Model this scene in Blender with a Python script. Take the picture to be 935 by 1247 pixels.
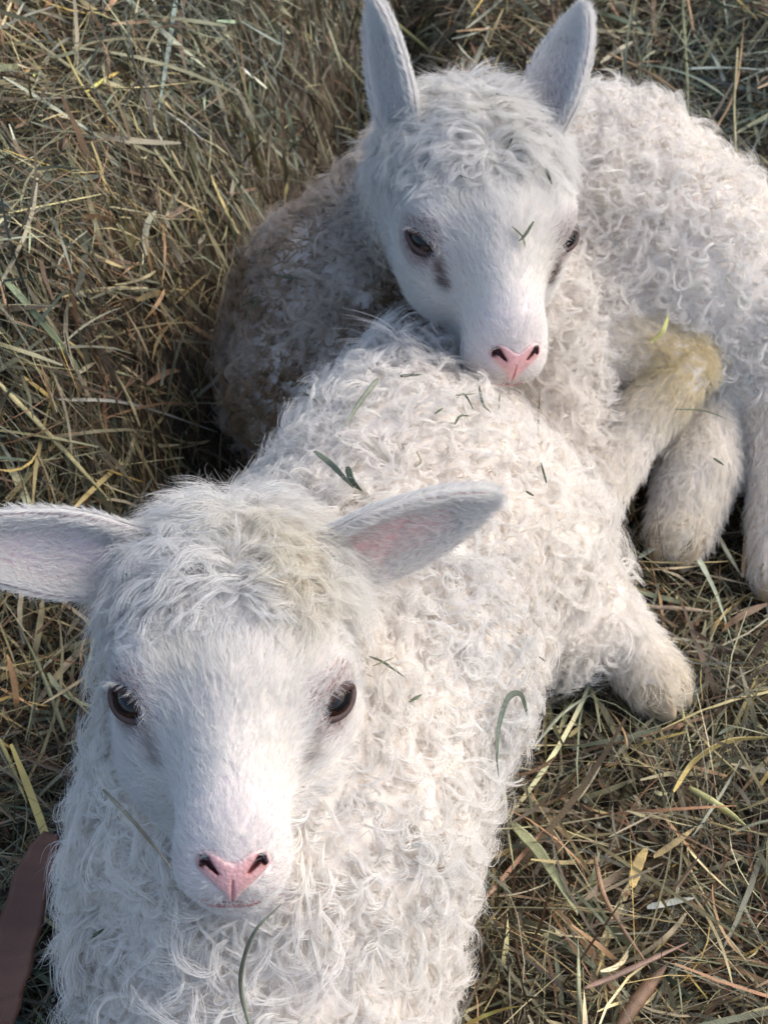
import bpy, math, random
import numpy as np
from mathutils import Vector

R = math.radians
for o in list(bpy.data.objects):
    bpy.data.objects.remove(o, do_unlink=True)
sc = bpy.context.scene
COL = sc.collection

# ------------------------------------------------------------------ camera
CAM_H, PITCH, FPX = 0.75, R(50), 1700.0
cam_d = bpy.data.cameras.new("camera")
cam = bpy.data.objects.new("camera", cam_d)
COL.objects.link(cam)
cam.location = (0, 0, CAM_H)
cam.rotation_euler = (R(90) - PITCH, 0, 0)
cam_d.sensor_fit = 'VERTICAL'
cam_d.sensor_height = 24
cam_d.lens = FPX / 1247 * 24
cam_d.clip_start = 0.01
cam_d.clip_end = 100
cam_d.dof.use_dof = True
cam_d.dof.focus_distance = 0.66
cam_d.dof.aperture_fstop = 14.0
sc.camera = cam

# ------------------------------------------------------------------ daylight
SUN_EL, SUN_AZ = R(41), R(74)      # azimuth clockwise from +Y
world = bpy.data.worlds.new("World")
sc.world = world
world.use_nodes = True
wn = world.node_tree
wn.nodes.clear()
sky = wn.nodes.new('ShaderNodeTexSky')
sky.sky_type = 'NISHITA'
sky.sun_disc = False
sky.sun_elevation = SUN_EL
sky.sun_rotation = SUN_AZ
sky.air_density = 1.0
sky.dust_density = 3.0
bg = wn.nodes.new('ShaderNodeBackground')
bg.inputs['Strength'].default_value = 0.11
wo = wn.nodes.new('ShaderNodeOutputWorld')
wn.links.new(sky.outputs[0], bg.inputs[0])
wn.links.new(bg.outputs[0], wo.inputs[0])
sun_d = bpy.data.lights.new("sun", 'SUN')
sun_d.energy = 1.05
sun_d.angle = R(45)
sun_d.color = (1.0, 0.965, 0.915)
sun = bpy.data.objects.new("sun", sun_d)
COL.objects.link(sun)
sd = Vector((math.sin(SUN_AZ) * math.cos(SUN_EL), math.cos(SUN_AZ) * math.cos(SUN_EL), math.sin(SUN_EL)))
sun.rotation_euler = sd.to_track_quat('Z', 'Y').to_euler()

sc.view_settings.view_transform = 'Standard'
sc.view_settings.look = 'None'
sc.view_settings.gamma = 1
sc.view_settings.exposure = 1.18
sc.cycles.use_denoising = True
sc.cycles.max_bounces = 8
sc.cycles.diffuse_bounces = 5
sc.cycles.glossy_bounces = 2
sc.cycles.transmission_bounces = 4
sc.cycles.transparent_max_bounces = 4
sc.cycles_curves.shape = 'RIBBONS'
sc.cycles_curves.subdivisions = 2

# ------------------------------------------------------------------ helpers
CR = np.array([1.0, 0, 0])
CU = np.array([0, math.sin(PITCH), math.cos(PITCH)])
CF = np.array([0, math.cos(PITCH), -math.sin(PITCH)])
CC = np.array([0, 0, CAM_H])


def P(px, py, z=None, t=None):
    """a point of the place, measured off the photograph at a known height (or distance)"""
    d = CF + (px - 467.5) / FPX * CR - (py - 623.5) / FPX * CU
    if t is None:
        t = (z - CAM_H) / d[2]
    return CC + d * t


rng = np.random.default_rng(7)


def nrm(v):
    return v / np.maximum(np.linalg.norm(v, axis=-1, keepdims=True), 1e-9)


def smin(a, b, k):
    h = np.maximum(k - np.abs(a - b), 0) / k
    return np.minimum(a, b) - h * h * k * 0.25


def seg(p, a, b, ra, rb):
    a = np.asarray(a, float); b = np.asarray(b, float)
    ba = b - a
    pa = p - a
    h = np.clip(pa @ ba / (ba @ ba), 0, 1)
    return np.linalg.norm(pa - h[..., None] * ba, axis=-1) - (ra + (rb - ra) * h)


def ell(p, c, r):
    r = np.asarray(r, float)
    q = p - np.asarray(c, float)
    k0 = np.linalg.norm(q / r, axis=-1)
    k1 = np.linalg.norm(q / (r * r), axis=-1)
    return k0 * (k0 - 1) / np.maximum(k1, 1e-9)


def surfnet(F, xs, ys, zs):
    nx, ny, nz = F.shape
    S = F < 0
    cs = S[:-1, :-1, :-1].astype(np.int8)
    tot = np.zeros((nx - 1, ny - 1, nz - 1), np.int8)
    for a in (0, 1):
        for b in (0, 1):
            for c in (0, 1):
                tot += S[a:nx - 1 + a, b:ny - 1 + b, c:nz - 1 + c]
    act = (tot > 0) & (tot < 8)
    I, J, K = np.nonzero(act)
    idx = -np.ones(act.shape, np.int64)
    idx[I, J, K] = np.arange(len(I))
    acc = np.zeros((len(I), 3)); cnt = np.zeros(len(I))
    ax = (xs, ys, zs)
    for d in range(3):
        o1, o2 = [q for q in range(3) if q != d]
        for a in (0, 1):
            for b in (0, 1):
                off = [0, 0, 0]; off[o1] = a; off[o2] = b
                A = (I + off[0], J + off[1], K + off[2])
                off[d] = 1
                B = (I + off[0], J + off[1], K + off[2])
                fa = F[A]; fb = F[B]
                m = (fa < 0) != (fb < 0)
                t = np.where(m, fa / np.where(m, fa - fb, 1), 0)
                pa = np.stack([ax[q][A[q]] for q in range(3)], -1)
                pb = np.stack([ax[q][B[q]] for q in range(3)], -1)
                acc += np.where(m[:, None], pa + (pb - pa) * t[:, None], 0)
                cnt += m
    V = acc / np.maximum(cnt, 1)[:, None]
    Q = []
    for d in range(3):
        o1, o2 = [(1, 2), (2, 0), (0, 1)][d]
        sl = [slice(1, -1)] * 3; sl[d] = slice(0, -1)
        A = S[tuple(sl)]
        s2 = list(sl); s2[d] = slice(1, None)
        B = S[tuple(s2)]
        i, j, k = np.nonzero(A != B)
        flip = B[i, j, k]
        base = [i.copy(), j.copy(), k.copy()]
        for q in range(3):
            if q != d:
                base[q] = base[q] + 1

        def cell(u, v):
            c = [b.copy() for b in base]
            c[o1] = c[o1] + u; c[o2] = c[o2] + v
            return idx[c[0], c[1], c[2]]
        q = np.stack([cell(-1, -1), cell(0, -1), cell(0, 0), cell(-1, 0)], -1)
        q[flip] = q[flip][:, ::-1]
        q = q[(q >= 0).all(1)]
        Q.append(q)
    return V, np.concatenate(Q)


def sdf_mesh(f, xs, ys, zs, project=1):
    nx, ny, nz = len(xs), len(ys), len(zs)
    st = 4
    ix, iy, iz = (np.minimum(np.arange(0, n + st, st), n - 1) for n in (nx, ny, nz))
    G = np.stack(np.meshgrid(xs[ix], ys[iy], zs[iz], indexing='ij'), -1)
    C = f(G.reshape(-1, 3)).reshape(G.shape[:3])
    ri, rj, rk = (np.minimum((np.arange(n) + st // 2) // st, len(q) - 1) for n, q in ((nx, ix), (ny, iy), (nz, iz)))
    F = C[ri][:, rj][:, :, rk].astype(np.float64)
    hmax = max(np.diff(xs).max(), np.diff(ys).max(), np.diff(zs).max())
    I, J, K = np.nonzero(np.abs(F) < hmax * st * 1.3)
    pts = np.stack([xs[I], ys[J], zs[K]], -1)
    vals = np.empty(len(pts))
    for s in range(0, len(pts), 400000):
        vals[s:s + 400000] = f(pts[s:s + 400000])
    F[I, J, K] = vals
    V, Qd = surfnet(F, xs, ys, zs)
    for _ in range(project):
        g = grad(f, V, 8e-4)
        V = V - f(V)[:, None] * g * 0.8
    return V, Qd


def grad(f, p, h=1e-3):
    g = np.zeros_like(p)
    for s in ((1, -1, -1), (-1, -1, 1), (-1, 1, -1), (1, 1, 1)):
        s = np.array(s, float)
        g += s * f(p + s * h)[:, None]
    return nrm(g)


def mesh_obj(name, V, F, mat, parent=None, smooth=True, col=None):
    me = bpy.data.meshes.new(name)
    V = np.asarray(V, np.float32); F = np.asarray(F, np.int32)
    me.vertices.add(len(V)); me.vertices.foreach_set('co', V.ravel())
    n = F.shape[1]
    me.loops.add(F.size); me.loops.foreach_set('vertex_index', F.ravel())
    me.polygons.add(len(F))
    me.polygons.foreach_set('loop_start', np.arange(0, F.size, n, dtype=np.int32))
    me.polygons.foreach_set('loop_total', np.full(len(F), n, np.int32))
    me.update(calc_edges=True)
    if smooth:
        me.polygons.foreach_set('use_smooth', np.ones(len(F), bool))
    if col is not None:
        a = me.color_attributes.new('tint', 'FLOAT_COLOR', 'POINT')
        c = np.ones((len(V), 4), np.float32); c[:, :3] = col
        a.data.foreach_set('color', c.ravel())
    me.materials.append(mat)
    me.validate()
    o = bpy.data.objects.new(name, me)
    COL.objects.link(o)
    if parent: o.parent = parent
    return o


def hair_obj(name, pts, rad, col, mat, parent):
    """pts (N,M,3), rad (N,M), col (N,3)"""
    N, M = pts.shape[:2]
    c = bpy.data.hair_curves.new(name)
    c.add_curves([M] * N)
    c.attributes['position'].data.foreach_set('vector', pts.astype(np.float32).ravel())
    r = c.attributes.get('radius') or c.attributes.new('radius', 'FLOAT', 'POINT')
    r.data.foreach_set('value', rad.astype(np.float32).ravel())
    t = c.attributes.new('tint', 'FLOAT_VECTOR', 'CURVE')
    t.data.foreach_set('vector', np.ascontiguousarray(col, np.float32).ravel())
    c.materials.append(mat)
    o = bpy.data.objects.new(name, c)
    COL.objects.link(o)
    o.parent = parent
    return o


def thing(o, label, cat, group=None, kind=None):
    if label: o['label'] = label
    if cat: o['category'] = cat
    if group: o['group'] = group
    if kind: o['kind'] = kind
    return o


def empty(name, loc):
    e = bpy.data.objects.new(name, None)
    e.location = [float(q) for q in loc]
    e.empty_display_size = 0.05
    COL.objects.link(e)
    return e


def adopt(parent):
    """children were built in world coordinates"""
    for ch in [o for o in bpy.data.objects if o.parent is parent]:
        ch.matrix_parent_inverse.identity()
        ch.location = -parent.location


def noise3(p, f, seed=0):
    """cheap smooth value noise in [-1,1]"""
    q = np.asarray(p) * f + seed * 17.31
    out = np.zeros(q.shape[:-1])
    for k, (a, b, c) in enumerate(((1.0, 1.7, -0.6), (-1.3, 0.8, 1.1), (0.7, -1.2, 1.5), (1.9, 0.4, 0.9))):
        out += np.sin(q[..., 0] * a + q[..., 1] * b + q[..., 2] * c + 1.3 * k + np.sin(q[..., (k + 1) % 3] * 1.3 + k))
    return out / 3.0


# ------------------------------------------------------------------ materials
def new_mat(name):
    m = bpy.data.materials.new(name)
    m.use_nodes = True
    nt = m.node_tree
    return m, nt, nt.nodes['Principled BSDF']


def attr(nt, name='tint'):
    a = nt.nodes.new('ShaderNodeAttribute'); a.attribute_name = name
    return a


def hair_mat(name, rough=0.45, trans=0.35):
    m = bpy.data.materials.new(name); m.use_nodes = True
    nt = m.node_tree; nt.nodes.clear()
    a = attr(nt)
    d = nt.nodes.new('ShaderNodeBsdfPrincipled')
    d.inputs['Roughness'].default_value = rough
    d.inputs['Specular IOR Level'].default_value = 0.5
    tr = nt.nodes.new('ShaderNodeBsdfTranslucent')
    mx = nt.nodes.new('ShaderNodeMixShader'); mx.inputs[0].default_value = trans
    out = nt.nodes.new('ShaderNodeOutputMaterial')
    nt.links.new(a.outputs['Vector'], d.inputs['Base Color'])
    nt.links.new(a.outputs['Vector'], tr.inputs['Color'])
    nt.links.new(d.outputs[0], mx.inputs[1]); nt.links.new(tr.outputs[0], mx.inputs[2])
    nt.links.new(mx.outputs[0], out.inputs[0])
    return m


def tint_mat(name, rough=0.6, sss=0.0, bump=0.0, bscale=400, coat=0.0):
    m, nt, b = new_mat(name)
    a = attr(nt)
    nt.links.new(a.outputs['Color'], b.inputs['Base Color'])
    b.inputs['Roughness'].default_value = rough
    b.inputs['Coat Weight'].default_value = coat
    b.inputs['Coat Roughness'].default_value = 0.2
    if sss:
        b.inputs['Subsurface Weight'].default_value = sss
        b.inputs['Subsurface Radius'].default_value = (1, .35, .2)
        b.inputs['Subsurface Scale'].default_value = 0.004
    if bump:
        n = nt.nodes.new('ShaderNodeTexNoise'); n.inputs['Scale'].default_value = bscale
        n.inputs['Detail'].default_value = 4
        tc = nt.nodes.new('ShaderNodeTexCoord')
        nt.links.new(tc.outputs['Object'], n.inputs['Vector'])
        bm = nt.nodes.new('ShaderNodeBump'); bm.inputs['Strength'].default_value = bump
        bm.inputs['Distance'].default_value = 0.002
        nt.links.new(n.outputs['Fac'], bm.inputs['Height'])
        nt.links.new(bm.outputs[0], b.inputs['Normal'])
    return m


M_HAIR = hair_mat('wool_fibre')
M_SKIN = tint_mat('lamb_skin', 0.7, 0.0, 0.3, 300)
M_NOSE = tint_mat('nose_leather', 0.42, 0.25, 0.35, 700, 0.15)
M_EAR = tint_mat('ear_skin', 0.6, 0.4, 0.1, 400)
M_HAY = tint_mat('dry_grass', 0.55, 0.0, 0.4, 900)
m, nt, b = new_mat('eye_gloss')
b.inputs['Roughness'].default_value = 0.06
b.inputs['Coat Weight'].default_value = 0.12
b.inputs['Specular IOR Level'].default_value = 0.3
nt.links.new(attr(nt).outputs['Color'], b.inputs['Base Color'])
M_EYE = m
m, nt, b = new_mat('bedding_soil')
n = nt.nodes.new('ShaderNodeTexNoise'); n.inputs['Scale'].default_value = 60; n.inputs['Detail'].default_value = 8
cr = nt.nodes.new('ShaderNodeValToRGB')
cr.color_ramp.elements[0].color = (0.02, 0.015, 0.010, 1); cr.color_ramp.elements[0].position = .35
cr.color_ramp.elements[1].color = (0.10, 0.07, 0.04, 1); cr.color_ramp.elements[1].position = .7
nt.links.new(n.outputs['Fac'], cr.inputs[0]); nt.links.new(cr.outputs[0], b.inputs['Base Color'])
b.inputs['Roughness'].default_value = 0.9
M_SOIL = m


# ------------------------------------------------------------------ ground
def sst(x, a, b):
    t = np.clip((x - a) / (b - a), 0, 1)
    return t * t * (3 - 2 * t)


def H(x, y):
    """height of the bedding surface"""
    x = np.asarray(x, float); y = np.asarray(y, float)
    edge = -0.035 + (y - 1.05) * 0.21           # foot of the hay bank
    d = edge - x
    bank = 0.16 * sst(d, 0.0, 0.15) * sst(y, 0.50, 0.72)
    bank += 0.05 * sst(d, 0.12, 0.35) * sst(y, 0.5, 0.8)
    back = 0.05 * sst(y, 1.05, 1.35)
    hol = -0.10 * np.exp(-((x - edge + .0) ** 2 / 0.0022)) * sst(y, .5, .7)
    p = np.stack([x, y, 0 * x], -1)
    n = 0.010 * noise3(p, 14) + 0.005 * noise3(p, 40, 2)
    return bank + back + hol + n - 0.012


def grid_obj(name, x0, x1, y0, y1, n, f, mat):
    xs = np.linspace(x0, x1, n); ys = np.linspace(y0, y1, n)
    X, Y = np.meshgrid(xs, ys, indexing='ij')
    V = np.stack([X, Y, f(X, Y)], -1).reshape(-1, 3)
    i = np.arange(n * n).reshape(n, n)
    Fq = np.stack([i[:-1, :-1], i[1:, :-1], i[1:, 1:], i[:-1, 1:]], -1).reshape(-1, 4)
    return mesh_obj(name, V, Fq, mat)


# warp a grid so that it is fine near the lambs and reaches far out
n = 260
u = np.linspace(-1, 1, n)
w = np.sign(u) * (np.abs(u) * 0.8 + np.abs(u) ** 7 * 29)
X, Y = np.meshgrid(w, w + 0.8, indexing='ij')
V = np.stack([X, Y, H(X, Y) - 0.015], -1).reshape(-1, 3)
ii = np.arange(n * n).reshape(n, n)
Fq = np.stack([ii[:-1, :-1], ii[1:, :-1], ii[1:, 1:], ii[:-1, 1:]], -1).reshape(-1, 4)
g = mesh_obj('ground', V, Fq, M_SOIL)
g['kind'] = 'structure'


# ------------------------------------------------------------------ lambs
class Head:
    """frame: X lateral, Y dorsal, Z towards the muzzle"""
    def __init__(s, eye_mid, phi, yaw, roll, scale, sq=1.0):
        s.sq = sq                      # how far the lids are open
        ph = R(phi)
        x = np.array([1.0, 0, 0]); y = np.array([0, math.cos(ph), math.sin(ph)]); z = np.array([0, -math.sin(ph), math.cos(ph)])
        c, q = math.cos(R(yaw)), math.sin(R(yaw))
        z2 = z * c + x * q; x2 = x * c - z * q
        cr_, sr_ = math.cos(R(roll)), math.sin(R(roll))
        rot = np.array([[cr_, sr_, 0], [-sr_, cr_, 0], [0, 0, 1]])
        ax = [rot @ v for v in (x2, y, z2)]
        B = np.stack([CR, CU, -CF], 1)           # camera axes used once, as a protractor
        s.M = np.stack([B @ a for a in ax], 1)   # columns: local axes in the world
        s.s = scale
        s.o = eye_mid - s.M @ (np.array([0, .020, .033]) * scale)

    def w(s, p): return s.o + (np.asarray(p, float) * s.s) @ s.M.T
    def l(s, p): return ((p - s.o) @ s.M) / s.s
    def d(s, v): return np.asarray(v, float) @ s.M.T


EYE = np.array([.0385, .018, .038])      # eyeball centre
EYE_R = .0115


def head_sdf(q):
    """q in head units; mirrored in X"""
    m = np.stack([np.abs(q[..., 0]), q[..., 1], q[..., 2]], -1)
    d = ell(q, (0, .011, -.016), (.048, .051, .060))
    d = smin(d, ell(q, (0, .020, .020), (.041, .027, .032)), .02)
    d = smin(d, ell(m, (.034, .018, .030), (.014, .018, .020)), .016)
    d = smin(d, seg(q, (0, .006, .035), (0, -.006, .088), .0315, .0190), .022)
    d = smin(d, ell(q, (0, -.012, .094), (.0190, .0190, .0200)), .012)
    d = smin(d, ell(m, (.0105, -.019, .095), (.0105, .012, .013)), .008)
    d = smin(d, seg(q, (0, -.022, .005), (0, -.032, .078), .030, .014), .016)
    d = smin(d, ell(m, (.025, -.010, .022), (.019, .029, .036)), .016)
    d = smin(d, ell(m, (.031, .031, .026), (.013, .008, .015)), .010)
    d = smin(d, ell(q, (0, -.036, .088), (.0135, .0075, .013)), .008)
    # the bridge is slightly raised, the eyes sit in shallow sockets
    d = smin(d, seg(q, (0, .030, .045), (0, .008, .089), .014, .011), .018)
    return d


PA = R(32)
PADC = np.array([0, -.0045, .1085])


def pad_xy(q):
    """flat coordinates of the sloping nose pad: sideways, up, outward"""
    r_ = q - PADC
    return np.abs(r_[:, 0]), r_[:, 1] * math.cos(PA) - r_[:, 2] * math.sin(PA), r_[:, 1] * math.sin(PA) + r_[:, 2] * math.cos(PA)


def pad_shape(x, y):
    xy = np.stack([x, y], -1)

    def s2(a, b, ra, rb):
        a = np.array(a); b = np.array(b); ba = b - a; pa = xy - a
        t = np.clip(pa @ ba / (ba @ ba), 0, 1)
        return np.linalg.norm(pa - t[:, None] * ba, axis=1) - (ra + (rb - ra) * t)
    pad = smin(s2((.0096, .0022), (.0020, -.0040), .0052, .0058), s2((.0, -.004), (.0, -.0150), .0056, .0018), .003)
    nos = s2((.0110, .0040), (.0058, -.0018), .0018, .0005)
    nos = np.minimum(nos, s2((.0112, .0040), (.0124, .0012), .0019, .0010))
    return pad, nos


def head_recess(q, sq=1.0):
    d = head_sdf(q)
    m = np.stack([np.abs(q[..., 0]), q[..., 1], q[..., 2]], -1)
    d = np.maximum(d, -ell(m, EYE + np.array([.004, .001 - .0012 * (1 - sq) / .3, .004]), (.0105, .0085 * sq, .0115)))
    x, y, o_ = pad_xy(q)
    pad, nos = pad_shape(x, y)
    return np.maximum(d, -np.maximum(np.maximum(pad + .0016, -.006 - d), -.012 - o_))


class Lamb:
    def __init__(s, name, prims, head, box, root, feet):
        s.name, s.prims, s.head, s.feet = name, prims, head, feet
        s.lo, s.hi = np.array(box[0]), np.array(box[1])
        s.root = empty(name, root)

    def body(s, p):
        d = None
        for (a, b, ra, rb, k) in s.prims:
            e = seg(p, a, b, ra, rb)
            d = e if d is None else smin(d, e, k)
        return d

    def legs(s, p):
        d = np.full(p.shape[:-1], 9.0)
        for (a, b, ra, rb) in s.feet:
            d = np.minimum(d, seg(p, a, b, ra, rb))
        return d

    def hd(s, p): return head_recess(s.head.l(p), s.head.sq) * s.head.s

    def f(s, p):
        return smin(smin(s.body(p), s.legs(p), .018), s.hd(p), .03)


# front lamb ---------------------------------------------------------
HF = Head(P(284, 837, t=.610), 35, 8, 5, 1.03)
p_nk = HF.w((0, -.018, -.035))
FT = [  # torso, neck, haunch
    (P(335, 1230, z=.075), P(338, 1010, z=.095), .078, .083, .05),
    (P(338, 1010, z=.095), P(430, 800, z=.105), .083, .083, .05),
    (P(430, 800, z=.105), P(500, 640, z=.100), .083, .078, .05),
    (P(500, 640, z=.100), P(485, 540, z=.100), .078, .050, .05),
    (P(490, 520, z=.100), P(505, 468, z=.112), .040, .020, .03),      # tail head
    (P(345, 1000, z=.13), p_nk, .060, .048, .05),
    (P(625, 690, z=.065), P(668, 735, z=.045), .062, .044, .04),      # haunch
    (P(240, 1150, z=.06), P(235, 1260, z=.05), .046, .043, .04),      # folded shoulder
]
FF = [(P(690, 720, z=.045), P(755, 775, z=.030), .028, .0195),
      (P(755, 775, z=.030), P(797, 828, z=.016), .0195, .0175)]
front = Lamb('lamb', FT, HF, ((-.22, .14, -.05), (.26, .78, .30)), P(340, 1000, z=0), FF)

# rear lamb ----------------------------------------------------------
HR = Head(P(598, 279, t=.855), 51, 20, 12.0, 1.08, .80)
p_nk = HR.w((0, -.018, -.035))
RT = [
    (P(385, 475, z=.030), P(430, 385, z=.060), .060, .070, .05),
    (P(430, 385, z=.060), P(565, 285, z=.080), .070, .078, .05),
    (P(565, 285, z=.080), P(730, 258, z=.090), .078, .072, .05),
    (P(730, 258, z=.090), P(825, 345, z=.085), .072, .072, .05),
    (P(825, 340, z=.085), P(905, 395, z=.075), .070, .054, .04),
    (P(655, 400, z=.085), P(660, 560, z=.045), .052, .040, .04),
    (p_nk, P(560, 290, z=.09), .046, .065, .04),
    (P(950, 420, z=.06), P(958, 520, z=.035), .046, .032, .03),
]
RF = [(P(760, 420, z=.085), P(832, 448, z=.088), .030, .0205),
      (P(832, 448, z=.088), P(770, 530, z=.062), .0205, .0165),
      (P(770, 530, z=.062), P(712, 630, z=.040), .0165, .0160),
      (P(866, 480, z=.045), P(850, 570, z=.030), .0230, .0265),
      (P(850, 570, z=.030), P(828, 645, z=.012), .0265, .0210),
      (P(945, 500, z=.045), P(955, 590, z=.030), .0290, .0220),
      (P(955, 590, z=.030), P(952, 690, z=.010), .0220, .0200)]
rear = Lamb('lamb.001', RT, HR, ((-.22, .48, -.06), (.40, 1.05, .32)), P(600, 330, z=0), RF)


def spacing(lo, hi, flo, fhi, fine, coarse):
    a = [lo]
    while a[-1] < hi:
        c = a[-1]
        a.append(c + (fine if flo <= c <= fhi else coarse))
    return np.array(a)


DENS = 1.0      # hair density
CREAM = np.array([.88, .845, .795])
WHITE = np.array([.82, .805, .78])
STAIN = np.array([.72, .62, .38])
PINK = np.array([.66, .37, .36])


def frame(n, d):
    t = nrm(d - (d * n).sum(-1, keepdims=True) * n)
    return t, np.cross(n, t)


def grow(p, n, t, b, L, M, lift, drop, th0, turn, wave=None):
    """integrate a lock: p root, frame (n,t,b); returns (N,M,3). angles in radians"""
    N = len(p)
    s = np.linspace(0, 1, M)[None, :]
    al = lift[:, None] * (1 - s) ** 1.5 + drop[:, None] * s
    th = th0[:, None] + turn[:, None] * s
    if wave is not None:
        amp, fr, ph = wave
        th = th + amp[:, None] * np.sin(fr[:, None] * s * 6.283 + ph[:, None])
    ca, sa = np.cos(al), np.sin(al)
    d = (ca * np.cos(th))[..., None] * t[:, None] + (ca * np.sin(th))[..., None] * b[:, None] + sa[..., None] * n[:, None]
    st = (L / (M - 1))[:, None, None] * d
    out = np.zeros((N, M, 3))
    out[:, 1:] = np.cumsum(st[:, :-1], 1)
    return p[:, None] + out


def locks(f, p, n, d, K, L, M, lift, drop, th0, turn, spread, tipspread, r0, col, colvar=.05, wave=None, keep=-.001):
    """K strands per lock, clumped"""
    N = len(p)
    rep = lambda a: np.repeat(a, K, 0)
    t, b = frame(n, d)
    p2, n2, t2, b2 = map(rep, (p, n, t, b))
    a = rng.uniform(0, 6.283, N * K); rr = np.sqrt(rng.uniform(0, 1, N * K))
    ox, oy = np.cos(a) * rr, np.sin(a) * rr
    J = lambda a, v: rep(a) * (1 + rng.normal(0, v, N * K))
    wv = None
    if wave is not None:
        wv = (J(wave[0], .1), J(wave[1], .04), rep(wave[2]) + rng.normal(0, .15, N * K))
    pts = grow(p2, n2, t2, b2, J(L, .10), M, J(lift, .06), rep(drop) + rng.normal(0, .05, N * K), rep(th0) + rng.normal(0, .06, N * K),
               J(turn, .06), wv)
    s = np.linspace(0, 1, M)[None, :, None]
    wdt = spread * (1 - s) + tipspread * s
    pts = pts + wdt * (ox[:, None, None] * t2[:, None] + oy[:, None, None] * b2[:, None])
    # do not sink below the skin
    flat = pts.reshape(-1, 3)
    fv = f(flat)
    push = np.clip(.0012 - fv, 0, .02)
    flat = flat + push[:, None] * np.repeat(n2, M, 0)
    pts = flat.reshape(pts.shape)
    rad = r0 * rng.uniform(.75, 1.25, (N * K, 1)) * (1 - .75 * np.linspace(0, 1, M)[None] ** 2)
    c = rep(col) * (1 + rng.normal(0, colvar, (N * K, 1))) + rng.normal(0, .01, (N * K, 3))
    return pts, rad, np.clip(c, .02, .93)


def cat(*a):
    M = a[0][0].shape[1]
    return [np.concatenate([q[i] for q in a]) for i in range(3)]


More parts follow.
